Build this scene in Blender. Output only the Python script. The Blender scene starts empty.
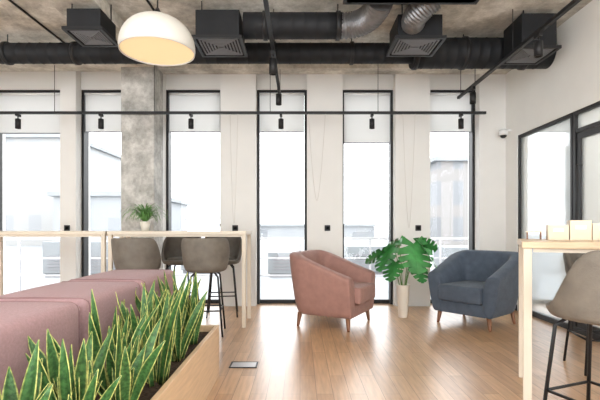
import bpy, math, random
from mathutils import Vector, Matrix
random.seed(7)
sc = bpy.context.scene
COL = sc.collection
try:
    sc.view_settings.view_transform = 'Standard'
except Exception:
    pass

# ------------------------------------------------------------ materials
def newmat(name):
    m = bpy.data.materials.new(name); m.use_nodes = True
    nt = m.node_tree
    return m, nt, nt.nodes['Principled BSDF']

def mat(name, col, rough=0.6, metal=0.0, noise=0.0, nscale=30.0, bump=0.0, bscale=200.0, emis=None, estr=0.0, stretch=None, spec=0.5, sheen=0.0):
    m, nt, b = newmat(name)
    b.inputs['Base Color'].default_value = (*col, 1)
    b.inputs['Roughness'].default_value = rough
    b.inputs['Metallic'].default_value = metal
    b.inputs['Specular IOR Level'].default_value = spec
    if sheen > 0:
        b.inputs['Sheen Weight'].default_value = sheen
        b.inputs['Sheen Roughness'].default_value = 0.4
    tc = nt.nodes.new('ShaderNodeTexCoord')
    mp = nt.nodes.new('ShaderNodeMapping')
    if stretch: mp.inputs['Scale'].default_value = stretch
    nt.links.new(tc.outputs['Object'], mp.inputs['Vector'])
    if noise > 0:
        n = nt.nodes.new('ShaderNodeTexNoise'); n.inputs['Scale'].default_value = nscale
        n.inputs['Detail'].default_value = 6
        nt.links.new(mp.outputs['Vector'], n.inputs['Vector'])
        r = nt.nodes.new('ShaderNodeValToRGB')
        r.color_ramp.elements[0].position = 0.3; r.color_ramp.elements[1].position = 0.7
        r.color_ramp.elements[0].color = (*[c*(1-noise) for c in col], 1)
        r.color_ramp.elements[1].color = (*[min(1, c*(1+noise)) for c in col], 1)
        nt.links.new(n.outputs['Fac'], r.inputs['Fac'])
        nt.links.new(r.outputs['Color'], b.inputs['Base Color'])
    if bump > 0:
        n2 = nt.nodes.new('ShaderNodeTexNoise'); n2.inputs['Scale'].default_value = bscale
        nt.links.new(mp.outputs['Vector'], n2.inputs['Vector'])
        bp = nt.nodes.new('ShaderNodeBump'); bp.inputs['Strength'].default_value = bump
        bp.inputs['Distance'].default_value = 0.01
        nt.links.new(n2.outputs['Fac'], bp.inputs['Height'])
        nt.links.new(bp.outputs['Normal'], b.inputs['Normal'])
    if emis:
        b.inputs['Emission Color'].default_value = (*emis, 1)
        b.inputs['Emission Strength'].default_value = estr
    return m

def concrete(name, c0, c1, c2, scale=0.9):
    m, nt, b = newmat(name)
    b.inputs['Roughness'].default_value = 0.85
    tc = nt.nodes.new('ShaderNodeTexCoord')
    n = nt.nodes.new('ShaderNodeTexNoise'); n.inputs['Scale'].default_value = scale; n.inputs['Detail'].default_value = 9; n.inputs['Roughness'].default_value = 0.75
    nt.links.new(tc.outputs['Object'], n.inputs['Vector'])
    r = nt.nodes.new('ShaderNodeValToRGB')
    r.color_ramp.elements[0].position = 0.38; r.color_ramp.elements[0].color = (*c0, 1)
    r.color_ramp.elements[1].position = 0.62; r.color_ramp.elements[1].color = (*c2, 1)
    e = r.color_ramp.elements.new(0.5); e.color = (*c1, 1)
    nt.links.new(n.outputs['Fac'], r.inputs['Fac'])
    nt.links.new(r.outputs['Color'], b.inputs['Base Color'])
    n2 = nt.nodes.new('ShaderNodeTexNoise'); n2.inputs['Scale'].default_value = 14; n2.inputs['Detail'].default_value = 8
    nt.links.new(tc.outputs['Object'], n2.inputs['Vector'])
    bp = nt.nodes.new('ShaderNodeBump'); bp.inputs['Strength'].default_value = 0.5; bp.inputs['Distance'].default_value = 0.03
    nt.links.new(n2.outputs['Fac'], bp.inputs['Height']); nt.links.new(bp.outputs['Normal'], b.inputs['Normal'])
    return m

def floor_mat():
    m, nt, b = newmat('wood_planks')
    tc = nt.nodes.new('ShaderNodeTexCoord')
    mp = nt.nodes.new('ShaderNodeMapping'); mp.inputs['Rotation'].default_value = (0, 0, math.radians(90))
    nt.links.new(tc.outputs['Object'], mp.inputs['Vector'])
    br = nt.nodes.new('ShaderNodeTexBrick')
    br.inputs['Scale'].default_value = 1.0
    br.inputs['Brick Width'].default_value = 0.95; br.inputs['Row Height'].default_value = 0.11
    br.inputs['Mortar Size'].default_value = 0.002; br.inputs['Mortar Smooth'].default_value = 0.2
    br.inputs['Bias'].default_value = 0.0
    br.inputs['Color1'].default_value = (0.60, 0.385, 0.215, 1)
    br.inputs['Color2'].default_value = (0.45, 0.265, 0.135, 1)
    br.inputs['Mortar'].default_value = (0.23, 0.13, 0.065, 1)
    br.offset = 0.37
    nt.links.new(mp.outputs['Vector'], br.inputs['Vector'])
    mp2 = nt.nodes.new('ShaderNodeMapping'); mp2.inputs['Scale'].default_value = (14, 1.2, 1)
    nt.links.new(tc.outputs['Object'], mp2.inputs['Vector'])
    n = nt.nodes.new('ShaderNodeTexNoise'); n.inputs['Scale'].default_value = 3; n.inputs['Detail'].default_value = 6
    nt.links.new(mp2.outputs['Vector'], n.inputs['Vector'])
    r = nt.nodes.new('ShaderNodeValToRGB')
    r.color_ramp.elements[0].position = 0.3; r.color_ramp.elements[0].color = (0.78, 0.76, 0.74, 1)
    r.color_ramp.elements[1].position = 0.7; r.color_ramp.elements[1].color = (1.12, 1.1, 1.08, 1)
    nt.links.new(n.outputs['Fac'], r.inputs['Fac'])
    mx = nt.nodes.new('ShaderNodeMix'); mx.data_type = 'RGBA'; mx.blend_type = 'MULTIPLY'; mx.inputs['Factor'].default_value = 1.0
    nt.links.new(br.outputs['Color'], mx.inputs[6]); nt.links.new(r.outputs['Color'], mx.inputs[7])
    nt.links.new(mx.outputs[2], b.inputs['Base Color'])
    b.inputs['Roughness'].default_value = 0.31
    b.inputs['Specular IOR Level'].default_value = 0.85
    return m

def glass_mat(name, tint=(1, 1, 1), refl=0.6, film=0.0):
    m = bpy.data.materials.new(name); m.use_nodes = True
    nt = m.node_tree; nt.nodes.clear()
    out = nt.nodes.new('ShaderNodeOutputMaterial')
    t = nt.nodes.new('ShaderNodeBsdfTransparent'); t.inputs['Color'].default_value = (*tint, 1)
    g = nt.nodes.new('ShaderNodeBsdfGlossy'); g.inputs['Roughness'].default_value = 0.02
    f = nt.nodes.new('ShaderNodeFresnel'); f.inputs['IOR'].default_value = 1.45
    mu = nt.nodes.new('ShaderNodeMath'); mu.operation = 'MULTIPLY'; mu.inputs[1].default_value = refl
    mx = nt.nodes.new('ShaderNodeMixShader')
    base = t.outputs[0]
    if film > 0:
        d = nt.nodes.new('ShaderNodeBsdfDiffuse'); d.inputs['Color'].default_value = (0.80, 0.86, 0.88, 1)
        tl = nt.nodes.new('ShaderNodeBsdfTranslucent'); tl.inputs['Color'].default_value = (0.82, 0.88, 0.9, 1)
        m1 = nt.nodes.new('ShaderNodeMixShader'); m1.inputs[0].default_value = 0.5
        nt.links.new(d.outputs[0], m1.inputs[1]); nt.links.new(tl.outputs[0], m1.inputs[2])
        m2 = nt.nodes.new('ShaderNodeMixShader'); m2.inputs[0].default_value = film
        nt.links.new(base, m2.inputs[1]); nt.links.new(m1.outputs[0], m2.inputs[2]); base = m2.outputs[0]
    nt.links.new(f.outputs[0], mu.inputs[0]); nt.links.new(mu.outputs[0], mx.inputs[0])
    nt.links.new(base, mx.inputs[1]); nt.links.new(g.outputs[0], mx.inputs[2])
    nt.links.new(mx.outputs[0], out.inputs[0])
    return m

def blind_mat():
    m = bpy.data.materials.new('blind_fabric'); m.use_nodes = True
    nt = m.node_tree; nt.nodes.clear()
    out = nt.nodes.new('ShaderNodeOutputMaterial')
    d = nt.nodes.new('ShaderNodeBsdfDiffuse'); d.inputs['Color'].default_value = (0.72, 0.71, 0.69, 1)
    t = nt.nodes.new('ShaderNodeBsdfTranslucent'); t.inputs['Color'].default_value = (0.76, 0.755, 0.74, 1)
    tr = nt.nodes.new('ShaderNodeBsdfTransparent')
    mx = nt.nodes.new('ShaderNodeMixShader'); mx.inputs[0].default_value = 0.58
    mx2 = nt.nodes.new('ShaderNodeMixShader'); mx2.inputs[0].default_value = 0.05
    nt.links.new(d.outputs[0], mx.inputs[1]); nt.links.new(t.outputs[0], mx.inputs[2])
    nt.links.new(mx.outputs[0], mx2.inputs[1]); nt.links.new(tr.outputs[0], mx2.inputs[2]); nt.links.new(mx2.outputs[0], out.inputs[0])
    return m

def snake_mat():
    m, nt, b = newmat('snake_leaf')
    uv = nt.nodes.new('ShaderNodeUVMap')
    sp = nt.nodes.new('ShaderNodeSeparateXYZ'); nt.links.new(uv.outputs[0], sp.inputs[0])
    r = nt.nodes.new('ShaderNodeValToRGB')
    cr = r.color_ramp
    E = (0.42, 0.44, 0.14, 1); E2 = (0.27, 0.33, 0.095, 1); C = (0.042, 0.115, 0.032, 1)
    cr.elements[0].position = 0.0; cr.elements[0].color = E
    cr.elements[1].position = 1.0; cr.elements[1].color = E
    for p, c in ((0.06, E2), (0.11, C), (0.89, C), (0.94, E2)):
        e = cr.elements.new(p); e.color = c
    nt.links.new(sp.outputs[0], r.inputs[0])
    n = nt.nodes.new('ShaderNodeTexNoise'); n.inputs['Scale'].default_value = 1.0; n.inputs['Detail'].default_value = 4
    mp = nt.nodes.new('ShaderNodeMapping'); mp.inputs['Scale'].default_value = (2.5, 22, 1)
    nt.links.new(uv.outputs[0], mp.inputs[0]); nt.links.new(mp.outputs[0], n.inputs['Vector'])
    r2 = nt.nodes.new('ShaderNodeValToRGB')
    r2.color_ramp.elements[0].position = 0.4; r2.color_ramp.elements[0].color = (0.7, 0.72, 0.7, 1)
    r2.color_ramp.elements[1].position = 0.62; r2.color_ramp.elements[1].color = (1.65, 1.55, 1.5, 1)
    nt.links.new(n.outputs['Fac'], r2.inputs[0])
    mx = nt.nodes.new('ShaderNodeMix'); mx.data_type = 'RGBA'; mx.blend_type = 'MULTIPLY'; mx.inputs['Factor'].default_value = 1
    nt.links.new(r.outputs[0], mx.inputs[6]); nt.links.new(r2.outputs[0], mx.inputs[7])
    nt.links.new(mx.outputs[2], b.inputs['Base Color'])
    b.inputs['Roughness'].default_value = 0.45
    b.inputs['Specular IOR Level'].default_value = 0.35
    return m

def facade_mat(name, wall, win, sx, sz):
    m, nt, b = newmat(name)
    tc = nt.nodes.new('ShaderNodeTexCoord')
    mp = nt.nodes.new('ShaderNodeMapping'); mp.inputs['Rotation'].default_value = (math.radians(90), 0, 0)
    nt.links.new(tc.outputs['Object'], mp.inputs[0])
    br = nt.nodes.new('ShaderNodeTexBrick'); br.offset = 0.0
    br.inputs['Scale'].default_value = 1; br.inputs['Brick Width'].default_value = sx; br.inputs['Row Height'].default_value = sz
    br.inputs['Mortar Size'].default_value = min(sx, sz)*0.27
    br.inputs['Mortar Smooth'].default_value = 0
    br.inputs['Color1'].default_value = (*win, 1); br.inputs['Color2'].default_value = (*[c*1.2 for c in win], 1)
    br.inputs['Mortar'].default_value = (*wall, 1)
    nt.links.new(mp.outputs[0], br.inputs['Vector'])
    nt.links.new(br.outputs['Color'], b.inputs['Base Color'])
    b.inputs['Roughness'].default_value = 0.8
    return m

M_CEIL = concrete('ceiling_concrete', (0.33, 0.31, 0.27), (0.55, 0.52, 0.455), (0.82, 0.79, 0.72), 1.5)
M_COLUMN = concrete('column_concrete', (0.29, 0.285, 0.26), (0.44, 0.43, 0.40), (0.64, 0.63, 0.59), 3.5)
M_FLOOR = floor_mat()
M_WALL = mat('wall_greige', (0.75, 0.74, 0.71), 0.8, noise=0.02, nscale=3)
M_WALLR = mat('wall_white', (0.86, 0.85, 0.81), 0.8, noise=0.02, nscale=3)
M_BLACK = mat('black_metal', (0.014, 0.014, 0.015), 0.45, spec=0.35)
M_DUCT = mat('duct_black', (0.014, 0.015, 0.017), 0.6, noise=0.2, nscale=5, spec=0.25)
M_GRILLE = mat('grille_grey', (0.17, 0.17, 0.18), 0.5)
M_SILVER = mat('silver_foil', (0.21, 0.21, 0.215), 0.42, metal=0.7, noise=0.2, nscale=12)
M_GLASS = glass_mat('window_glass')
M_PGLASS = glass_mat('partition_glass', (0.97, 0.99, 1.0), 0.6, 0.30)
M_BLIND = blind_mat()
M_ROSE = mat('rose_velvet', (0.335, 0.18, 0.148), 0.75, noise=0.10, nscale=14, bump=0.25, bscale=350, sheen=0.1)
M_BLUE = mat('slate_fabric', (0.072, 0.095, 0.13), 0.8, noise=0.15, nscale=14, bump=0.25, bscale=350, sheen=0.1)
M_SOFA = mat('mauve_fabric', (0.39, 0.245, 0.255), 0.9, noise=0.10, nscale=90, bump=0.35, bscale=300, sheen=0.1)
M_PIPING = mat('mauve_piping', (0.23, 0.13, 0.135), 0.8)
M_WOODLEG = mat('walnut_leg', (0.22, 0.095, 0.045), 0.45, noise=0.2, nscale=8, stretch=(4, 4, 1))
M_TAUPE = mat('taupe_leather', (0.16, 0.14, 0.115), 0.65, noise=0.2, nscale=9, bump=0.3, bscale=150, spec=0.3)
M_TAUPE_D = mat('dark_taupe_leather', (0.135, 0.122, 0.105), 0.65, noise=0.2, nscale=9, spec=0.3)
M_BEIGE = mat('beige_frame', (0.66, 0.58, 0.47), 0.5, noise=0.05, nscale=4)
M_OAK = mat('oak_top', (0.60, 0.44, 0.28), 0.4, noise=0.15, nscale=5, stretch=(1, 12, 12))
M_PLANTER = mat('planter_wood', (0.66, 0.47, 0.29), 0.5, noise=0.10, nscale=5, stretch=(12, 1, 12))
M_SOIL = mat('soil', (0.055, 0.035, 0.022), 0.95, noise=0.5, nscale=60, bump=1.0, bscale=60)
M_SNAKE = snake_mat()
M_MONST = mat('monstera_leaf', (0.055, 0.25, 0.065), 0.35, noise=0.35, nscale=9)
M_STEM = mat('plant_stem', (0.12, 0.24, 0.06), 0.5)
M_FERN = mat('fern_leaf', (0.13, 0.29, 0.08), 0.5, noise=0.3, nscale=20)
M_POT = mat('white_ceramic', (0.78, 0.73, 0.64), 0.4, noise=0.02, nscale=5)
M_LAMPW = mat('lamp_white', (0.66, 0.65, 0.60), 0.45)
M_LAMPE = mat('lamp_diffuser', (0.75, 0.62, 0.38), 0.6, emis=(1.0, 0.78, 0.42), estr=0.55)
M_STEEL = mat('steel', (0.45, 0.45, 0.46), 0.35, metal=0.8)
M_CARD = mat('birch_board', (0.70, 0.60, 0.46), 0.6, noise=0.08, nscale=8, stretch=(1, 8, 1))
M_TERR = mat('terrace_pale', (0.23, 0.243, 0.252), 0.9, noise=0.15, nscale=1)
M_ROOFU = mat('roof_unit_pale', (0.185, 0.198, 0.206), 0.7)
M_WHITE = mat('white_paint', (0.8, 0.8, 0.79), 0.5)
M_CORD = mat('grey_cord', (0.62, 0.60, 0.56), 0.6)
M_DARKGLASS = mat('lens', (0.02, 0.02, 0.02), 0.1)

# ------------------------------------------------------------ builders
def mk(name, verts, faces, m, smooth=False, uvs=None):
    me = bpy.data.meshes.new(name)
    me.from_pydata([tuple(v) for v in verts], [], faces)
    me.update()
    if uvs:
        ul = me.uv_layers.new(name='UVMap')
        for p in me.polygons:
            for li in p.loop_indices:
                ul.data[li].uv = uvs[me.loops[li].vertex_index]
    if m: me.materials.append(m)
    if smooth:
        for p in me.polygons: p.use_smooth = True
    o = bpy.data.objects.new(name, me); COL.objects.link(o)
    return o

def fixn(o):
    import bmesh
    bm = bmesh.new(); bm.from_mesh(o.data); bmesh.ops.recalc_face_normals(bm, faces=bm.faces); bm.to_mesh(o.data); bm.free()
    return o

def boxes(name, bl, m, bevel=0.0, seg=2):
    V, F = [], []
    for (x0, x1, y0, y1, z0, z1) in bl:
        b = len(V)
        V += [(x0, y0, z0), (x1, y0, z0), (x1, y1, z0), (x0, y1, z0), (x0, y0, z1), (x1, y0, z1), (x1, y1, z1), (x0, y1, z1)]
        F += [(b, b+3, b+2, b+1), (b+4, b+5, b+6, b+7), (b, b+1, b+5, b+4), (b+1, b+2, b+6, b+5), (b+2, b+3, b+7, b+6), (b+3, b, b+4, b+7)]
    o = mk(name, V, F, m)
    if bevel > 0:
        md = o.modifiers.new('bevel', 'BEVEL'); md.width = bevel; md.segments = seg; md.limit_method = 'ANGLE'
        for p in o.data.polygons: p.use_smooth = seg > 2
    return o

def pillow(name, x0, x1, y0, y1, z0, z1, m, rad=0.05, bulge=0.012, n=18):
    cx, cy, cz = (x0+x1)/2, (y0+y1)/2, (z0+z1)/2
    h = Vector(((x1-x0)/2, (y1-y0)/2, (z1-z0)/2))
    import bmesh
    bm = bmesh.new()
    bmesh.ops.create_cube(bm, size=2)
    bmesh.ops.subdivide_edges(bm, edges=bm.edges, cuts=n, use_grid_fill=True)
    for v in bm.verts:
        on = [abs(a) > 0.999 for a in v.co]; sg = [math.copysign(1, a) for a in v.co]
        c = Vector([math.sin(a*math.pi/2) for a in v.co])
        p = Vector([c[i]*h[i] for i in range(3)])
        core = Vector([max(-(h[i]-rad), min(h[i]-rad, p[i])) for i in range(3)])
        d = p-core
        if d.length > 1e-6: p = core+d.normalized()*rad
        k = [1-abs(c[i])**2 for i in range(3)]
        if on[0]: p.x += bulge*sg[0]*k[1]*k[2]*0.5
        if on[2] and sg[2] > 0: p.z += bulge*k[0]*k[1]
        v.co = Vector((cx, cy, cz))+p
    me = bpy.data.meshes.new(name); bm.to_mesh(me); bm.free()
    me.materials.append(m)
    for p in me.polygons: p.use_smooth = True
    o = bpy.data.objects.new(name, me); COL.objects.link(o)
    return o

def lathe_data(prof, segs=24, axis='Z', cap=True):
    V, F = [], []
    n = len(prof)
    for i in range(segs):
        a = 2*math.pi*i/segs
        for (r, h) in prof:
            if axis == 'Z': V.append((r*math.cos(a), r*math.sin(a), h))
            elif axis == 'X': V.append((h, r*math.cos(a), r*math.sin(a)))
            else: V.append((r*math.cos(a), h, r*math.sin(a)))
    for i in range(segs):
        j = (i+1) % segs
        for k in range(n-1):
            F.append((i*n+k, j*n+k, j*n+k+1, i*n+k+1))
    if cap:
        F.append(tuple(i*n for i in range(segs))[::-1]); F.append(tuple(i*n+n-1 for i in range(segs)))
    return V, F

def lathe(name, prof, m, segs=24, axis='Z', cap=True, smooth=True):
    V, F = lathe_data(prof, segs, axis, cap)
    o = mk(name, V, F, m, False); fixn(o)
    if smooth:
        for p in o.data.polygons: p.use_smooth = len(p.vertices) == 4
    return o

def sweep_data(pts, rad, segs=8, base=0):
    pts = [Vector(p) for p in pts]
    V, F = [], []
    n = len(pts)
    up = Vector((0.13, 0.21, 1)).normalized()
    if abs((pts[-1]-pts[0]).normalized().dot(up)) > 0.9: up = Vector((1, 0.1, 0)).normalized()
    for i, p in enumerate(pts):
        t = (pts[min(i+1, n-1)]-pts[max(i-1, 0)]).normalized()
        a = t.cross(up)
        if a.length < 1e-4: a = t.cross(Vector((0, 1, 0)))
        a.normalize(); b = t.cross(a).normalized()
        r = rad[i] if isinstance(rad, (list, tuple)) else rad
        for k in range(segs):
            an = 2*math.pi*k/segs
            V.append(p + a*math.cos(an)*r + b*math.sin(an)*r)
    for i in range(n-1):
        for k in range(segs):
            k2 = (k+1) % segs
            F.append((base+i*segs+k, base+i*segs+k2, base+(i+1)*segs+k2, base+(i+1)*segs+k))
    F.append(tuple(base+k for k in range(segs))[::-1]); F.append(tuple(base+(n-1)*segs+k for k in range(segs)))
    return V, F

def sweeps(name, lst, m, segs=8):
    V, F = [], []
    for pts, rad in lst:
        v, f = sweep_data(pts, rad, segs, len(V)); V += v; F += f
    o = mk(name, V, F, m); fixn(o)
    for p in o.data.polygons: p.use_smooth = len(p.vertices) == 4
    return o

def tag(o, label, cat, group=None):
    o['label'] = label; o['category'] = cat
    if group: o['group'] = group
    return o
def struct(o):
    o['kind'] = 'structure'; return o
def thing(name, label, cat, loc=(0, 0, 0), rz=0, group=None):
    e = bpy.data.objects.new(name, None); COL.objects.link(e)
    e.empty_display_size = 0.1
    e.location = loc; e.rotation_euler = (0, 0, math.radians(rz))
    return tag(e, label, cat, group)
def child(o, p):
    o.parent = p; return o
def dup(root, loc, rz=None, label=None, rot=None, scale=None):
    r = root.copy(); COL.objects.link(r); r.location = loc
    if rz is not None: r.rotation_euler = (0, 0, math.radians(rz))
    if rot is not None: r.rotation_euler = rot
    if scale: r.scale = (scale,)*3
    if label: r['label'] = label
    for c in list(root.children):
        k = c.copy(); COL.objects.link(k); k.parent = r
        for c2 in list(c.children):
            k2 = c2.copy(); COL.objects.link(k2); k2.parent = k
    return r

# ------------------------------------------------------------ room shell
WY = 6.04; GY = 6.30; CZ = 3.35
fl = struct(boxes('floor', [(-6, 6, -2.5, 6.45, -0.12, 0)], M_FLOOR))
ce = struct(boxes('ceiling', [(-6, 6, -2.5, 6.45, CZ, CZ+0.15)], M_CEIL))
pillars = [(-6, -5.75), (-4.85, -4.42), (-3.37, -3.15), (-2.50, -1.93), (-1.12, -0.62), (0.10, 0.60), (1.34, 1.83), (2.52, 3.02), (3.95, 4.40), (5.15, 6.0)]
wins = [(pillars[i][1], pillars[i+1][0]) for i in range(len(pillars)-1)]
WT = 3.09
bl = [(a, b, WY, 6.45, 0, CZ) for a, b in pillars]
bl += [(a, b, 6.18, 6.45, WT, CZ) for a, b in wins]
struct(boxes('wall_back', bl, M_WALL))
struct(boxes('wall_left', [(-6.15, -6, -2.5, 6.45, 0, CZ)], M_WALLR))
struct(boxes('wall_right', [(2.89, 3.03, 5.72, WY, 0, CZ), (2.89, 3.03, -2.5, 5.72, 2.33, CZ), (2.89, 3.03, -2.5, 2.2, 0, 2.33)], M_WALLR))
struct(boxes('wall_side', [(6.0, 6.15, -2.5, 6.45, 0, CZ)], M_WALLR))
blind_drop = [2.5, 2.48, 2.5, 2.5, 2.5, 2.34, 2.5, 2.5, 2.5]
FWD = 0.035
for i, (a, b) in enumerate(wins):
    w = struct(boxes('window_%d' % (i+1), [(a, a+FWD, 6.20, GY+0.04, 0, WT), (b-FWD, b, 6.20, GY+0.04, 0, WT),
               (a+FWD, b-FWD, GY-0.03, GY+0.04, 0, 0.055), (a+FWD, b-FWD, 6.20, GY+0.04, WT-0.03, WT)], M_BLACK))
    g = child(boxes('glass', [(a+0.03, b-0.03, GY, GY+0.012, 0.05, WT-0.025)], M_GLASS), w)
    t = thing('roller_blind', 'translucent pale greige roller blind partly lowered over a tall window', 'blind', ((a+b)/2, 6.215, WT-0.031), 0, 'roller blinds on the tall windows')
    hw = (b-a)/2-FWD-0.001
    dz = blind_drop[i]-WT+0.031
    child(lathe('roller_tube', [(0.018, -hw), (0.018, hw)], M_WHITE, 12, 'X'), t).location = (0, 0.01, -0.019)
    child(boxes('fabric', [(-hw+0.002, hw-0.002, 0.026, 0.0285, dz, -0.02)], M_BLIND), t)
    child(boxes('bottom_bar', [(-hw+0.002, hw-0.002, 0.02, 0.034, dz-0.012, dz)], M_GRILLE), t)

# concrete column + ceiling beams
tag(boxes('concrete_column', [(-2.36, -1.92, 5.66, WY, 0, CZ)], M_COLUMN, 0.01), 'rough bare concrete column standing before the window wall', 'column')
struct(boxes('trim_1', [(-2.36, -1.92, -2.5, 5.66, 3.22, CZ), ], M_CEIL))
struct(boxes('trim_2', [(-6, -2.36, 5.55, 5.8, 3.22, CZ), (-1.92, 2.89, 5.82, WY, 3.26, CZ)], M_CEIL))
struct(boxes('baseboard_right', [(2.875, 2.89, 5.72, WY, 0, 0.08)], M_BLACK))

# glass partition on the right
PX = 2.93
def pframe(name, ya, yb, zt=2.33, w=0.035):
    return struct(boxes(name, [(PX-0.03, PX+0.03, ya, ya+w, 0, zt), (PX-0.03, PX+0.03, yb-w, yb, 0, zt),
        (PX-0.03, PX+0.03, ya+w, yb-w, 0, 0.06), (PX-0.03, PX+0.03, ya+w, yb-w, zt-0.04, zt)], M_BLACK))
pw = pframe('window_10', 4.58, 5.72)
child(boxes('glass', [(PX-0.006, PX+0.006, 4.61, 5.69, 0.06, 2.29)], M_PGLASS), pw)
dr = pframe('door_1', 3.55, 4.57, 2.33, 0.04)
lf = child(boxes('door_leaf', [(PX-0.02, PX+0.02, 3.60, 3.66, 0.02, 2.09), (PX-0.02, PX+0.02, 4.46, 4.52, 0.02, 2.09),
    (PX-0.02, PX+0.02, 3.66, 4.46, 0.02, 0.12), (PX-0.02, PX+0.02, 3.66, 4.46, 2.03, 2.09), (PX-0.03, PX+0.03, 3.6, 4.52, 2.1, 2.14)], M_BLACK), dr)
child(boxes('glass', [(PX-0.006, PX+0.006, 3.65, 4.47, 0.11, 2.04)], M_PGLASS), lf)
child(boxes('transom_glass', [(PX-0.006, PX+0.006, 3.6, 4.52, 2.14, 2.30)], M_PGLASS), dr)
child(sweeps('handle', [([(PX-0.02, 4.44, 1.75), (PX-0.07, 4.44, 1.75), (PX-0.07, 4.44, 0.85), (PX-0.02, 4.44, 0.85)], 0.012)], M_BLACK), lf)
pw2 = pframe('window_11', 2.2, 3.54)
child(boxes('glass', [(PX-0.006, PX+0.006, 2.24, 3.5, 0.06, 2.29)], M_PGLASS), pw2)

# meeting-room cabinet seen through the glass
cb = thing('sideboard', 'low white sideboard in the glazed meeting room', 'cabinet', (4.2, 5.75, 0))
child(boxes('body', [(-0.6, 0.6, -0.22, 0.22, 0.08, 0.72)], M_WHITE, 0.005), cb)
child(boxes('plinth', [(-0.56, 0.56, -0.18, 0.2, 0, 0.08)], M_BLACK), cb)
for k in range(3):
    d = child(boxes('door', [(-0.59+k*0.395, -0.59+k*0.395+0.385, -0.238, -0.22, 0.1, 0.7)], M_WHITE, 0.003), cb)
    child(boxes('handle', [(-0.40+k*0.395, -0.388+k*0.395, -0.252, -0.238, 0.35, 0.5)], M_BLACK), d)

# ------------------------------------------------------------ exterior
g = boxes('terrace', [(-40, 60, 6.5, 90, -0.5, -0.28)], M_TERR); tag(g, 'pale grey flat roof terrace outside the windows', 'terrace')
rl = thing('terrace_railing', 'pale metal railing along the roof terrace', 'railing', (0, 9.2, -0.28))
child(boxes('handrail', [(-9, 9, -0.03, 0.03, 1.13, 1.18), (-9, 9, -0.015, 0.015, 0.72, 0.75), (-9, 9, -0.015, 0.015, 0.35, 0.38)], M_STEEL), rl)
for k in range(13):
    child(boxes('post', [(-9+k*1.5-0.02, -9+k*1.5+0.02, -0.02, 0.02, 0, 1.13)], M_STEEL), rl)
for (x0, x1, y0, h) in ((-7.2, -5.0, 12, 1.0), (-3.6, -1.6, 13, 0.95), (-0.9, 0.1, 12, 0.7), (1.4, 3.0, 12.5, 0.85), (4.4, 6.2, 13, 0.8)):
    t = thing('rooftop_unit', 'pale boxy ventilation unit on the roof terrace', 'ventilation unit', ((x0+x1)/2, y0, -0.28))
    hw = (x1-x0)/2
    child(boxes('body', [(-hw, hw, 0, 1.2, 0.1, h)], M_ROOFU, 0.02), t)
    child(boxes('base', [(-hw+0.05, hw-0.05, 0.05, 1.15, 0, 0.1)], M_GRILLE), t)
    child(boxes('louvre', [(-hw+0.15, hw-0.15, -0.02, 0, 0.2+k*0.09, 0.25+k*0.09) for k in range(5)], M_GRILLE), t)
FA = facade_mat('facade_pale', (0.28, 0.28, 0.275), (0.235, 0.243, 0.25), 2.2, 3.0)
FB = facade_mat('facade_brown', (0.215, 0.205, 0.198), (0.155, 0.16, 0.168), 1.6, 2.6)
FC = facade_mat('facade_blue', (0.25, 0.262, 0.272), (0.21, 0.222, 0.236), 2.6, 2.8)
for (x0, x1, y0, y1, z1, m, lab) in ((9.9, 14.5, 31, 44, 6.2, FB, 'brown-grey apartment building beyond the terrace'),
        (-30, -18.5, 34, 48, 8.5, FA, 'pale multi-storey building beyond the terrace'),
        (-17.2, -11.0, 30, 42, 3.6, FC, 'low grey-blue office building beyond the terrace'),
        (-9.5, 9.0, 52, 60, 1.6, FC, 'long low pale building on the skyline')):
    t = thing('building', lab, 'building', ((x0+x1)/2, y0, -0.28))
    hw = (x1-x0)/2
    child(boxes('facade', [(-hw, hw, 0, y1-y0, 0, z1)], m), t)
    child(boxes('roof', [(-hw-0.3, hw+0.3, -0.3, y1-y0+0.3, z1, z1+0.3)], M_TERR), t)

# ------------------------------------------------------------ ducts
def duct(name, x0, x1, y, z, r, label, flanges):
    t = thing(name, label, 'air duct', (x0, y, z))
    L = x1-x0
    prof = [(r, 0)]
    n = int(L/0.12)
    for k in range(1, n):
        xx = k*0.12
        prof += [(r, xx-0.006), (r+0.004, xx), (r, xx+0.006)]
    prof.append((r, L))
    child(lathe('body', prof, M_DUCT, 28, 'X'), t)
    for f in flanges:
        child(lathe('flange', [(r-0.01, f-x0-0.02), (r+0.014, f-x0-0.02), (r+0.014, f-x0+0.02), (r-0.01, f-x0+0.02)], M_BLACK, 28, 'X', cap=False), t)
        child(sweeps('hanger_rod', [([(f-x0, 0, r), (f-x0, 0, CZ-z)], 0.006)], M_BLACK, 6), t)
    return t
duct('air_duct', -6, 1.3, 5.0, 3.13, 0.115, 'long black round ventilation duct under the concrete ceiling', [-4.6, -3.4, -2.6, -1.6, -0.3, 0.6])
duct('air_duct', 1.3, 2.885, 5.0, 3.13, 0.17, 'thick black round ventilation duct ending at the white wall', [1.34, 1.9, 2.6])
duct('air_duct', -0.56, 0.42, 4.32, 3.13, 0.125, 'short black round duct joined to a flexible silver elbow', [-0.35, 0.38])
def elbow(name, pts, r, label):
    t = thing(name, label, 'air duct', pts[0])
    P = [Vector(p)-Vector(pts[0]) for p in pts]
    out = []; N = 60
    for i in range(N+1):
        u = i/N
        q = (1-u)**2*P[0]+2*u*(1-u)*P[1]+u*u*P[2]
        out.append(q)
    rad = [r*(1+0.05*(1 if i % 4 < 2 else -1)) for i in range(N+1)]
    child(sweeps('body', [(out, rad)], M_SILVER, 20), t)
    return t
elbow('flexible_duct', [(0.42, 4.32, 3.13), (0.72, 4.30, 3.12), (0.74, 3.95, 3.20)], 0.12, 'silver foil flexible duct elbow')
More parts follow.
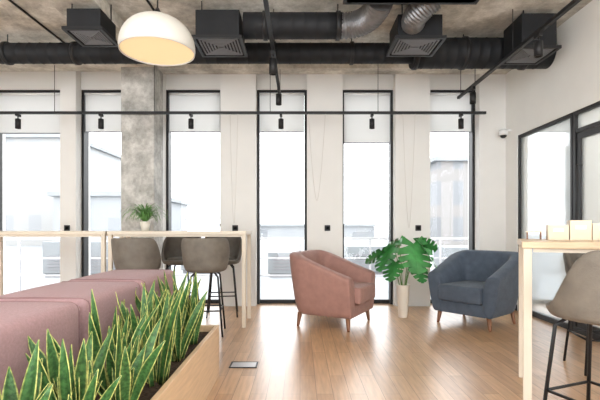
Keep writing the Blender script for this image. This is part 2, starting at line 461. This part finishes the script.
elbow('flexible_duct', [(1.10, 4.18, 3.10), (1.05, 4.0, 3.08), (1.22, 3.93, 3.20)], 0.11, 'silver foil flexible duct curving into a diffuser box')
t = thing('ventilation_unit', 'black suspended ventilation box under the ceiling', 'ventilation unit', (1.0, 3.45, 3.09))
child(boxes('body', [(-0.6, 0.55, -0.4, 0.36, 0, 0.26)], M_DUCT, 0.01), t)
child(boxes('rim', [(-0.62, 0.57, -0.42, 0.38, 0.0, 0.02)], M_BLACK), t)

def diffuser(x, y, w, d, z0, z1, lab):
    t = thing('ceiling_diffuser', lab, 'air vent', (x, y, z0), 0, 'black square ceiling diffusers')
    child(boxes('body', [(-w/2+0.03, w/2-0.03, -d/2+0.03, d/2-0.03, 0.02, z1-z0)], M_DUCT, 0.006), t)
    fr = []
    fr += [(-w/2, w/2, -d/2, -d/2+0.03, 0, 0.03), (-w/2, w/2, d/2-0.03, d/2, 0, 0.03), (-w/2, -w/2+0.03, -d/2+0.03, d/2-0.03, 0, 0.03), (w/2-0.03, w/2, -d/2+0.03, d/2-0.03, 0, 0.03)]
    child(boxes('frame', fr, M_BLACK), t)
    sl = []
    n = 6
    for k in range(n):
        s = 0.05 + k*(min(w, d)/2-0.05)/n
        a = w/2-s; b = d/2-s
        e = 0.013
        sl += [(-a, a, -b, -b+e, 0.004, 0.016), (-a, a, b-e, b, 0.004, 0.016), (-a, -a+e, -b+e, b-e, 0.004, 0.016), (a-e, a, -b+e, b-e, 0.004, 0.016)]
    child(boxes('grille', sl, M_GRILLE), t)
    child(sweeps('hanger_rod', [([(-w/3, -d/3, z1-z0), (-w/3, -d/3, CZ-z0)], 0.006)], M_BLACK, 6), t)
    child(sweeps('hanger_rod', [([(w/3, d/3, z1-z0), (w/3, d/3, CZ-z0)], 0.006)], M_BLACK, 6), t)
diffuser(-2.03, 4.2, 0.38, 0.4, 2.95, 3.16, 'black square ceiling diffuser box with louvred grille')
diffuser(-0.81, 4.42, 0.49, 0.48, 2.95, 3.24, 'black square ceiling diffuser box with louvred grille')
diffuser(1.18, 4.42, 0.50, 0.46, 2.95, 3.2, 'black square ceiling diffuser box with louvred grille')
diffuser(2.45, 4.60, 0.42, 0.46, 2.93, 3.3, 'black square ceiling diffuser box beside the white wall')

# conduits
def conduit(pts, label):
    t = sweeps('conduit_pipe', [(pts, 0.012)], M_BLACK, 8); tag(t, label, 'pipe')
conduit([(-2.85, 3.2, CZ-0.014), (-2.85, 5.3, CZ-0.014), (-2.5, 5.4, CZ-0.014)], 'thin black conduit pipe fixed to the concrete ceiling')
conduit([(0.7, 5.55, CZ-0.014), (2.88, 5.55, CZ-0.014)], 'thin black conduit pipe fixed to the concrete ceiling')
conduit([(-1.5, 3.4, CZ-0.014), (-1.5, 5.8, CZ-0.014)], 'thin black conduit pipe fixed to the concrete ceiling')

# ------------------------------------------------------------ light tracks & spots
def track(p0, p1, label, rods):
    p0 = Vector(p0); p1 = Vector(p1)
    t = thing('light_track', label, 'track light rail', p0)
    d = p1-p0
    if abs(d.x) > abs(d.y): b = [(0, d.x, -0.018, 0.018, -0.016, 0.016)]
    else: b = [(-0.018, 0.018, 0, d.y, -0.016, 0.016)]
    child(boxes('rail', b, M_BLACK), t)
    for r in rods:
        q = d*r
        child(sweeps('suspension_rod', [([(q.x, q.y, 0.016), (q.x, q.y, CZ-p0.z)], 0.004)], M_BLACK, 6), t)
track((-4.6, 5.6, 2.60), (2.42, 5.6, 2.60), 'long black suspended light track spanning the window wall', [0.02, 0.2, 0.385, 0.6, 0.8, 0.98])
track((-0.272, 2.9, 2.90), (-0.272, 5.95, 2.90), 'black suspended light track running toward the windows', [0.1, 0.5, 0.97])
track((2.19, 2.9, 2.90), (2.19, 5.95, 2.90), 'black suspended light track running near the white wall', [0.1, 0.5, 0.97])
sp = thing('track_spotlight', 'small black cylinder spotlight on the suspended track', 'spotlight', (0, 0, 0), 0, 'track spotlights')
child(boxes('adapter', [(-0.016, 0.016, -0.04, 0.04, -0.03, 0)], M_BLACK), sp)
child(sweeps('stem', [([(0, 0, -0.03), (0, 0, -0.07)], 0.007)], M_BLACK, 6), sp)
child(lathe('lamp_body', [(0.02, -0.06), (0.034, -0.065), (0.034, -0.19), (0.028, -0.19), (0.026, -0.175)], M_BLACK, 16), sp)
L = []
for px in (18, 101, 191, 281, 372, 461):
    L.append(((px-300)*5.6/430.0, 5.6, 2.584, 1.0))
L += [(-0.272, 4.35, 2.884, 1.2), (-0.272, 5.5, 2.884, 1.1), (2.19, 3.95, 2.884, 1.1), (2.19, 5.45, 2.884, 1.1)]
for i, (x, y, z, s) in enumerate(L):
    if i == 0: sp.location = (x, y, z)
    else: dup(sp, (x, y, z), rz=0, scale=s)

# hanging cords along pillars
def cord(x, y, ztop, zbot, w, lab):
    pts = []
    for i in range(25):
        u = i/24
        s = 2*u-1
        pts.append((x+w*s*0.5, y, zbot+(ztop-zbot)*abs(s)**1.6))
    t = sweeps('hanging_cord', [(pts, 0.004)], M_CORD, 5); tag(t, lab, 'cord')
cord(-0.86, 5.6, 2.584, 1.15, 0.10, 'thin grey cord looping down from the light track')
cord(0.22, 5.6, 2.584, 1.45, 0.22, 'thin grey cord looping down from the light track')
cord(1.42, 5.6, 2.584, 1.1, 0.16, 'thin grey cord looping down from the light track')

# ------------------------------------------------------------ pendant lamp
pl = thing('pendant_lamp', 'large white dome pendant lamp glowing warm yellow', 'lamp', (-1.06, 3.2, 2.405))
prof = [(0.270, 0.0), (0.274, 0.03)]
for i in range(1, 13):
    a = math.pi/2*i/12
    prof.append((0.274*math.cos(a)**0.85, 0.03+0.235*math.sin(a)))
prof[-1] = (0.012, 0.265)
o = child(lathe('lamp_shade', prof, M_LAMPW, 48, cap=False), pl)
md = o.modifiers.new('s', 'SOLIDIFY'); md.thickness = 0.006; md.offset = -1
child(lathe('diffuser', [(0.0005, 0.008), (0.15, 0.008), (0.262, 0.010)], M_LAMPE, 48, cap=False), pl)
child(sweeps('cord', [([(0, 0, 0.32), (0, 0, CZ-2.405)], 0.006)], M_BLACK, 6), pl)
child(lathe('cap', [(0.03, 0.26), (0.03, 0.29), (0.012, 0.33)], M_BLACK, 16), pl)

# ------------------------------------------------------------ armchairs
def armchair(loc, rz, m, lab, sc_=1.0):
    t = thing('armchair', lab, 'armchair', loc, rz)
    t.scale = (sc_, sc_, 1.0)
    ZB = 0.135
    path = []
    for y in (-0.37, -0.355, -0.25, -0.12, 0.0): path.append((0.36, y))
    for i in range(1, 18):
        a = math.pi*i/18
        ca, sa = math.cos(a), math.sin(a)
        ex = 0.52
        path.append((0.36*math.copysign(abs(ca)**ex, ca), 0.0+0.32*abs(sa)**ex))
    for y in (0.0, -0.12, -0.25, -0.355, -0.37): path.append((-0.36, y))
    n = len(path); V, F = [], []
    for i, (x, y) in enumerate(path):
        a = Vector(path[max(i-1, 0)]); b = Vector(path[min(i+1, n-1)])
        tg = (b-a).normalized(); nr = Vector((tg.y, -tg.x))
        u = min(1, max(0, (y+0.37)/0.64)); u = u**1.1
        h = 0.575+(0.825-0.575)*u
        fl_ = 0.04+0.025*u
        sec = [(-0.05, ZB), (-0.005, ZB+0.003), (0.02+fl_*0.3, 0.32), (0.025+fl_, h-0.05), (0.022+fl_, h-0.008), (fl_-0.025, h+0.004),
               (fl_-0.095, h-0.002), (fl_-0.125, h-0.03), (-0.12, 0.40), (-0.12, ZB+0.025)]
        K = len(sec)
        for (o_, z) in sec:
            V.append((x+nr.x*o_, y+nr.y*o_, z))
    for i in range(n-1):
        for k in range(K):
            k2 = (k+1) % K
            F.append((i*K+k, i*K+k2, (i+1)*K+k2, (i+1)*K+k))
    F.append(tuple(range(K))); F.append(tuple((n-1)*K+k for k in range(K))[::-1])
    s = child(fixn(mk('shell', V, F, m, True)), t)
    for p in s.data.polygons: p.use_smooth = True
    md = s.modifiers.new('ss', 'SUBSURF'); md.levels = 2; md.render_levels = 2
    def slab(name, z0, z1, hw, yf, yb, bev, mm):
        P = []
        P += [(-hw, yf), (hw, yf), (hw, 0.02)]
        for i in range(1, 8):
            a = math.pi*i/8; P.append((hw*math.copysign(abs(math.cos(a))**0.5, math.cos(a)), 0.02+(yb-0.02)*math.sin(a)**0.5))
        P.append((-hw, 0.02))
        k = len(P)
        V = [(x, y, z0) for x, y in P]+[(x, y, z1) for x, y in P]
        F = [tuple(range(k))[::-1], tuple(range(k, 2*k))]+[(i, (i+1) % k, (i+1) % k+k, i+k) for i in range(k)]
        o = mk(name, V, F, mm)
        md = o.modifiers.new('b', 'BEVEL'); md.width = bev; md.segments = 4; md.limit_method = 'ANGLE'; md.angle_limit = math.radians(25)
        for p in o.data.polygons: p.use_smooth = True
        return o
    child(slab('seat_base', ZB+0.003, 0.275, 0.28, -0.36, 0.24, 0.015, m), t)
    child(slab('seat_cushion', 0.28, 0.46, 0.25, -0.425, 0.21, 0.045, m), t)
    for sx in (-1, 1):
        for sy in (-1, 1):
            x = 0.30*sx; y = 0.28*sy - 0.03
            leg = lathe('leg', [(0.013, 0.0), (0.017, 0.02), (0.028, 0.155)], M_WOODLEG, 12)
            leg.data.transform(Matrix(((1, 0, -0.14*sx, 0), (0, 1, -0.10*sy, 0), (0, 0, 1, 0), (0, 0, 0, 1))))
            leg.location = (x+0.01*sx, y+0.01*sy, 0)
            child(leg, t)
    return t
armchair((0.37, 5.0, 0), 62, M_ROSE, 'dusty rose upholstered tub armchair with wooden legs', 1.05)
armchair((2.06, 5.0, 0), -50, M_BLUE, 'slate blue upholstered tub armchair with wooden legs', 1.0)

# ------------------------------------------------------------ bar stools
def stool(loc, rz, m, lab):
    t = thing('bar_stool', lab, 'bar stool', loc, rz, 'upholstered bar stools')
    V, F = [], []
    NS = 32
    V.append((0, 0, 0.655))
    nr = 9
    for j in range(1, nr+1):
        for i in range(NS):
            a = 2*math.pi*i/NS
            back = max(0.0, -math.sin(a))
            w = 0.5-0.5*math.cos(math.pi*min(1.0, max(0.0, (0.62-math.sin(a))/1.1)))
            H = 0.04+0.295*w
            if j <= 4:
                r = 0.20*j/4; z = 0.655+0.012*(j/4)**3
            else:
                u = (j-4)/5
                r = 0.20+0.035*math.sin(u*math.pi/2)*(0.6+0.4*w)
                z = 0.667+H*u
                r += 0.012*u*back
            V.append((r*math.cos(a), r*math.sin(a)*0.98, z))
    for i in range(NS): F.append((0, 1+i, 1+(i+1) % NS))
    for j in range(nr-1):
        for i in range(NS):
            i2 = (i+1) % NS
            F.append((1+j*NS+i, 1+(j+1)*NS+i, 1+(j+1)*NS+i2, 1+j*NS+i2))
    s = mk('seat_shell', V, F, m, True); fixn(s)
    for p in s.data.polygons: p.use_smooth = True
    md = s.modifiers.new('so', 'SOLIDIFY'); md.thickness = 0.036; md.offset = 0
    md = s.modifiers.new('ss', 'SUBSURF'); md.levels = 2; md.render_levels = 2
    child(s, t)
    child(lathe('seat_cushion', [(0.05, 0.676), (0.15, 0.676), (0.172, 0.695), (0.165, 0.722), (0.12, 0.732), (0.02, 0.734)], m, 28), t)
    for sx in (-1, 1):
        for sy in (-1, 1):
            child(sweeps('leg', [([(0.10*sx, 0.10*sy, 0.64), (0.135*sx, 0.135*sy, 0.60), (0.185*sx, 0.185*sy, 0.0)], 0.010)], M_BLACK, 8), t)
    q = 0.164
    child(sweeps('footrest', [([(-q, -q, 0.26), (q, -q, 0.26)], 0.008), ([(q, -q, 0.26), (q, q, 0.26)], 0.008), ([(q, q, 0.26), (-q, q, 0.26)], 0.008), ([(-q, q, 0.26), (-q, -q, 0.26)], 0.008)], M_BLACK, 8), t)
    return t
stool((-0.985, 4.5, 0), 6, M_TAUPE, 'taupe leather bar stool with black metal legs at the tall table')
stool((-1.70, 4.5, 0), -8, M_TAUPE, 'taupe leather bar stool with black metal legs behind the sofa')
stool((-1.50, 5.42, 0), 175, M_TAUPE_D, 'dark taupe bar stool on the window side of the tall table')
stool((-0.98, 5.45, 0), 188, M_TAUPE_D, 'dark taupe bar stool on the window side of the tall table')
stool((1.49, 2.14, 0), 22, M_TAUPE, 'taupe leather bar stool with black metal legs at the counter table')
stool((2.34, 3.35, 0), 170, M_TAUPE_D, 'dark taupe bar stool beyond the counter table')

# ------------------------------------------------------------ tall tables
def tall_table(loc, L, D, H, rz, lab, topm, lw=0.042):
    t = thing('bar_table', lab, 'table', loc, rz)
    child(boxes('tabletop', [(0, L, 0, D, H-0.04, H)], topm, 0.004), t)
    for x in (0.008, L-0.008-lw):
        for y in (0.008, D-0.008-lw):
            child(boxes('leg', [(x, x+lw, y, y+lw, 0, H-0.04)], M_BEIGE, 0.003), t)
    child(boxes('apron', [(0.062, L-0.062, 0.02, 0.04, H-0.062, H-0.04)], M_BEIGE), t)
    child(boxes('apron', [(0.062, L-0.062, D-0.04, D-0.02, H-0.062, H-0.04)], M_BEIGE), t)
    return t
tall_table((-2.12, 4.72, 0), 1.53, 0.55, 1.065, 0, 'long beige tall bar table standing behind the sofa', M_BEIGE)
tall_table((-3.68, 4.72, 0), 1.54, 0.55, 1.065, 0, 'long beige tall bar table beside a matching one', M_BEIGE)
RT = -25; TO = Vector((1.31, 2.54)); TH = 1.02
tall_table((TO.x, TO.y, 0), 1.30, 0.75, TH, RT, 'oak-topped tall counter table with slim beige legs', M_OAK, 0.046)
def ont(a, b):
    r = math.radians(RT)
    return (TO.x+a*math.cos(r)-b*math.sin(r), TO.y+a*math.sin(r)+b*math.cos(r))

def obox(a, b, w, d, h, rz, lab):
    x, y = ont(a, b)
    t = thing('storage_box', lab, 'box', (x, y, TH+0.0005), rz, 'open boxes on the counter table')
    e = 0.006
    child(boxes('body', [(-w/2, w/2, -d/2, d/2, 0, e), (-w/2, w/2, -d/2, -d/2+e, e, h), (-w/2, w/2, d/2-e, d/2, e, h), (-w/2, -w/2+e, -d/2+e, d/2-e, e, h), (w/2-e, w/2, -d/2+e, d/2-e, e, h)], M_CARD, 0.001), t)
    child(boxes('label_plate', [(-w/4, w/4, -d/2-0.003, -d/2, h*0.55, h*0.75)], M_WHITE), t)
obox(0.235, 0.53, 0.12, 0.15, 0.10, RT, 'light wooden open storage box')
obox(0.36, 0.53, 0.12, 0.15, 0.13, RT, 'light wooden open storage box, slightly taller')
obox(0.50, 0.53, 0.15, 0.15, 0.11, RT, 'light wooden open storage box')
x, y = ont(0.10, 0.60)
t = thing('wooden_stand', 'small light wooden stand with thin legs', 'stand', (x, y, TH), RT)
child(boxes('shelf', [(-0.05, 0.05, -0.04, 0.04, 0.05, 0.058)], M_CARD), t)
for x in (-0.045, 0.038):
    for y in (-0.035, 0.028): child(boxes('leg', [(x, x+0.007, y, y+0.007, 0, 0.05)], M_WOODLEG), t)

# ------------------------------------------------------------ sofa
sf = thing('sofa', 'long mauve pink modular upholstered sofa beside the plant box', 'sofa', (-1.29, 0, 0))
segs_ = [(0.55, 1.28), (1.31, 2.03), (2.06, 2.79), (2.82, 3.56)]
SZ = 0.755
for (a, b) in segs_:
    bk = child(pillow('backrest', -0.265, 0.265, a, b, 0.20, SZ, M_SOFA, rad=0.038, bulge=0.016), sf)
    def ring(yy, nm):
        pts = [(0.262, yy, 0.26), (0.264, yy, SZ-0.042), (0.255, yy, SZ-0.015), (0.228, yy, SZ-0.001), (0.0, yy, SZ+0.003), (-0.228, yy, SZ-0.001), (-0.255, yy, SZ-0.015), (-0.264, yy, SZ-0.042), (-0.262, yy, 0.46)]
        child(sweeps(nm, [(pts, 0.0055)], M_PIPING, 6), bk)
    ring(a+0.038, 'seam_piping'); ring(b-0.038, 'seam_piping')
    child(pillow('seat_cushion', -0.92, -0.27, a, b, 0.22, 0.44, M_SOFA, rad=0.05), sf)
child(boxes('base', [(-0.90, 0.24, 0.57, 3.54, 0.06, 0.30)], M_SOFA, 0.01), sf)
for x in (-0.85, 0.18):
    for y in (0.65, 2.0, 3.45): child(boxes('foot', [(x-0.02, x+0.02, y-0.02, y+0.02, 0, 0.065)], M_BLACK), sf)

# ------------------------------------------------------------ planter box
PX0, PX1, PY0, PY1, PH = -1.0, -0.60, 0.75, 3.2, 0.38
pb = thing('planter_box', 'long warm wooden planter box filled with soil', 'planter', (0, 0, 0))
e = 0.03
child(boxes('body', [(PX0, PX0+e, PY0, PY1, 0, PH), (PX1-e, PX1, PY0, PY1, 0, PH), (PX0+e, PX1-e, PY0, PY0+e, 0, PH), (PX0+e, PX1-e, PY1-e, PY1, 0, PH), (PX0+e, PX1-e, PY0+e, PY1-e, 0, 0.03)], M_PLANTER, 0.004), pb)
child(boxes('soil', [(PX0+e, PX1-e, PY0+e, PY1-e, 0.03, PH-0.045)], M_SOIL), pb)

def snake_plant(x, y, n, smax):
    V, F, U = [], [], []
    for k in range(n):
        az = random.uniform(0, 2*math.pi)
        tilt = math.radians(random.uniform(4, 32)) * (0.4+0.6*k/n)
        Ln = smax*random.uniform(0.55, 1.0)*(1-0.10*k/n)
        w = random.uniform(0.019, 0.027)
        tw = random.uniform(-0.8, 0.8)
        face = -math.pi/2+random.uniform(-1.0, 1.0)
        curv = random.uniform(-0.1, 0.4)
        r0 = random.uniform(0.0, 0.05)
        base = Vector((r0*math.cos(az), r0*math.sin(az), 0))
        pos = base.copy(); N = 9
        b0 = len(V)
        for i in range(N+1):
            u = i/N
            tl = tilt+curv*u
            d = Vector((math.sin(tl)*math.cos(az), math.sin(tl)*math.sin(az), math.cos(tl)))
            if i > 0: pos = pos+d*(Ln/N)
            ww = w*(0.6+0.85*u)*(1 if u < 0.5 else max(0.02, 1-((u-0.5)/0.5)**1.5)) if u < 1 else 0.0008
            sa = face+math.pi/2+tw*u
            side = Vector((math.cos(sa), math.sin(sa), 0)); side = (side-d*side.dot(d)).normalized()
            nrm = side.cross(d)
            for s in (-1, -0.5, 0, 0.5, 1):
                V.append(pos+side*(ww*s)+nrm*(ww*0.4*(s*s)))
                U.append((0.5+0.5*s, u+k*1.37))
        for i in range(N):
            for s in range(4):
                q = b0+i*5+s
                F.append((q, q+1, q+6, q+5))
    t = thing('snake_plant', 'upright snake plant with yellow-edged green leaves in the plant box', 'plant', (x, y, PH-0.047), 0, 'snake plants in the wooden planter')
    lim = (-1.026)-x
    V2 = []
    for v in V:
        v = v.copy()
        if v.x < lim and v.z+PH < 0.83: v.x = lim+(lim-v.x)*0.3+0.004
        V2.append(v)
    o = mk('foliage', V2, F, M_SNAKE, True, U)
    md = o.modifiers.new('s', 'SOLIDIFY'); md.thickness = 0.0025
    child(o, t)
yy = 0.92; k = 0
while yy < 3.12:
    x = (-0.87, -0.72, -0.80)[k % 3]+random.uniform(-0.02, 0.02)
    snake_plant(x, yy, 9, 0.53 if yy > 1.9 else 0.43)
    yy += 0.12; k += 1

# ------------------------------------------------------------ monstera
mo = thing('potted_monstera', 'large-leaved monstera plant in a tapered cream pot', 'plant', (1.27, 5.30, 0))
child(lathe('pot', [(0.05, 0), (0.056, 0.01), (0.082, 0.40), (0.086, 0.405), (0.074, 0.405), (0.070, 0.37)], M_POT, 32), mo)
child(lathe('soil', [(0.001, 0.372), (0.071, 0.372)], M_SOIL, 24, cap=False), mo)
V, F = [], []; stems = []
def mleaf(base, heading, pitch, size, roll):
    N = 84
    R = Matrix.Rotation(heading, 3, 'Z') @ Matrix.Rotation(-pitch, 3, 'Y') @ Matrix.Rotation(roll, 3, 'X')
    b0 = len(V)
    def wid(t):
        return 0.60*(math.sin(math.pi*min(1, (t*0.93+0.07))**0.72))**0.7
    lobes = 5
    for side in (-1, 1):
        for i in range(N+1):
            t = i/N
            w = max(0.0, wid(t)) if t < 1 else 0.0
            ph = (t*lobes+0.3) % 1.0
            dip = 0.0
            if 0.10 < t < 0.93:
                dd = min(ph, 1-ph)
                if dd < 0.15: dip = 1-(dd/0.15)**2
            out = w*(1-0.64*dip)
            for f in (0.0, 0.35, 0.7, 1.0):
                q = out*f
                x = t*1.0 - 0.04 + q*0.28*(0.2+t) - (0.30*max(0, 0.2-t)/0.2)*f
                z = -0.12*t*t - 0.22*q*q + 0.10*q
                V.append(Vector(base)+R @ Vector((x*size, side*q*size, z*size)))
    for s in range(2):
        for i in range(N):
            for j in range(3):
                q = b0+s*(N+1)*4+i*4+j
                F.append((q, q+4, q+5, q+1) if s == 0 else (q, q+1, q+5, q+4))
leaves = [((-0.16, -0.10, 0.87), 215, -48, 0.37, 0.3), ((-0.26, -0.02, 0.80), 185, -25, 0.26, 0.6), ((-0.12, -0.12, 0.68), 228, -52, 0.26, 0.2),
          ((0.10, -0.12, 0.90), 278, -62, 0.38, -0.05), ((0.22, -0.06, 0.88), 318, -48, 0.33, -0.35), ((0.19, 0.0, 0.90), 345, -10, 0.24, -0.8),
          ((-0.06, 0.0, 0.91), 200, -20, 0.26, 0.7), ((0.13, -0.10, 0.68), 300, -58, 0.27, -0.1)]
for (bp_, hd, pi_, sz, ro) in leaves:
    mleaf(bp_, math.radians(hd), math.radians(pi_), sz, ro)
    b = Vector(bp_); a = Vector((b.x*0.15, b.y*0.15, 0.37))
    c = Vector((b.x*0.45, b.y*0.45, b.z-0.06))
    pts = [(1-u)**2*a+2*u*(1-u)*c+u*u*b for u in [i/8 for i in range(9)]]
    stems.append((pts, 0.005))
fo = child(mk('foliage', V, F, M_MONST, True), mo)
child(sweeps('stem', stems, M_STEM, 6), mo)

# ------------------------------------------------------------ small plant on table
fp = thing('potted_spider_plant', 'small spider plant in a white pot on the tall table', 'plant', (-1.80, 5.0, 1.065))
child(lathe('pot', [(0.04, 0), (0.058, 0.10), (0.06, 0.11), (0.052, 0.11), (0.05, 0.095)], M_POT, 24), fp)
child(lathe('soil', [(0.001, 0.097), (0.051, 0.097)], M_SOIL, 20, cap=False), fp)
V, F = [], []
for k in range(150):
    az = random.uniform(0, 2*math.pi); up = random.uniform(0.75, 1.5); Ln = random.uniform(0.22, 0.46)
    pos = Vector((0, 0, 0.095)); N = 8
    b0 = len(V)
    for i in range(N+1):
        u = i/N; an = up-2.2*u*u
        d = Vector((math.cos(an)*math.cos(az), math.cos(an)*math.sin(az), math.sin(an)))
        if i: pos = pos+d*Ln/N
        side = Vector((-math.sin(az), math.cos(az), 0))*0.009*(1-u**2+0.02)
        z = max(pos.z, 0.01)
        V += [Vector((pos.x, pos.y, z))-side, Vector((pos.x, pos.y, z))+side]
    for i in range(N):
        q = b0+2*i; F.append((q, q+1, q+3, q+2))
child(mk('foliage', V, F, M_FERN, True), fp)

# ------------------------------------------------------------ small things
fs = thing('floor_socket', 'grey metal floor socket cover set in the planks', 'floor socket', (-0.45, 3.45, 0))
child(boxes('frame', [(-0.11, 0.11, -0.075, -0.062, 0, 0.006), (-0.11, 0.11, 0.062, 0.075, 0, 0.006), (-0.11, -0.097, -0.062, 0.062, 0, 0.006), (0.097, 0.11, -0.062, 0.062, 0, 0.006)], M_BLACK), fs)
child(boxes('lid', [(-0.096, 0.096, -0.061, 0.061, 0, 0.005)], M_STEEL), fs)
for x in (-0.91, 0.385, 1.66, -3.27):
    t = thing('wall_socket', 'small black wall socket on the greige pillar', 'socket', (x, WY-0.0005, 1.10), 0, 'black wall sockets')
    child(boxes('faceplate', [(-0.04, 0.04, -0.012, 0, -0.04, 0.04)], M_BLACK, 0.004), t)
    child(lathe('socket_well', [(0.022, -0.013), (0.022, -0.012), (0.001, -0.012)], M_DARKGLASS, 16, 'Y', cap=False), t)
sc_ = thing('security_camera', 'small white dome security camera on the wall', 'security camera', (2.89, 5.90, 2.40))
child(boxes('bracket', [(-0.10, 0, -0.03, 0.03, 0.02, 0.05)], M_WHITE, 0.006), sc_)
child(lathe('housing', [(0.02, 0.05), (0.055, 0.045), (0.058, -0.02), (0.05, -0.03)], M_WHITE, 24), sc_).location = (-0.10, 0, 0)
child(lathe('lens_dome', [(0.045, -0.03), (0.04, -0.05), (0.02, -0.068), (0.001, -0.07)], M_DARKGLASS, 20), sc_).location = (-0.10, 0, 0)
rd = thing('radiator', 'low white floor radiator under the window', 'radiator', (-3.65, 5.75, 0))
child(boxes('body', [(-0.45, 0.45, -0.06, 0.06, 0.04, 0.2)], M_WHITE, 0.01), rd)
child(boxes('grille', [(-0.42+k*0.05, -0.40+k*0.05, -0.045, 0.045, 0.2, 0.205) for k in range(17)], M_GRILLE), rd)
child(boxes('foot', [(-0.4, -0.36, -0.04, 0.04, 0, 0.04)], M_WHITE), rd)
child(boxes('foot', [(0.36, 0.4, -0.04, 0.04, 0, 0.04)], M_WHITE), rd)

# ------------------------------------------------------------ lights & world
w = bpy.data.worlds.new('World'); sc.world = w; w.use_nodes = True
nt = w.node_tree; bg = nt.nodes['Background']
bg.inputs['Color'].default_value = (0.95, 0.975, 1.0, 1); bg.inputs['Strength'].default_value = 6.0
def area(loc, rot, sx, sy, power, col=(1, 1, 1)):
    l = bpy.data.lights.new('added_fill_light', 'AREA'); l.shape = 'RECTANGLE'; l.size = sx; l.size_y = sy; l.energy = power; l.color = col
    o = bpy.data.objects.new('added_fill_light', l); COL.objects.link(o); o.location = loc; o.rotation_euler = rot
    o['label'] = 'added soft overhead fill light without a fixture'; o['category'] = 'light'
area((0, 0.6, 3.25), (math.radians(15), 0, 0), 5, 2, 85, (1, 0.96, 0.91))  # unseen fill added overhead to brighten the main room, no fixture there
area((4.6, 3.5, 3.3), (0, 0, 0), 1.5, 3, 130, (1, 0.98, 0.95))  # second added fill, brightens the meeting room behind the partition glass

cam = bpy.data.cameras.new('Camera'); co = bpy.data.objects.new('Camera', cam); COL.objects.link(co)
co.location = (0, 0, 1.1); co.rotation_euler = (math.radians(90), 0, 0)
cam.sensor_width = 36; cam.lens = 25.8; cam.shift_y = 28/600; cam.clip_start = 0.05
sc.camera = co
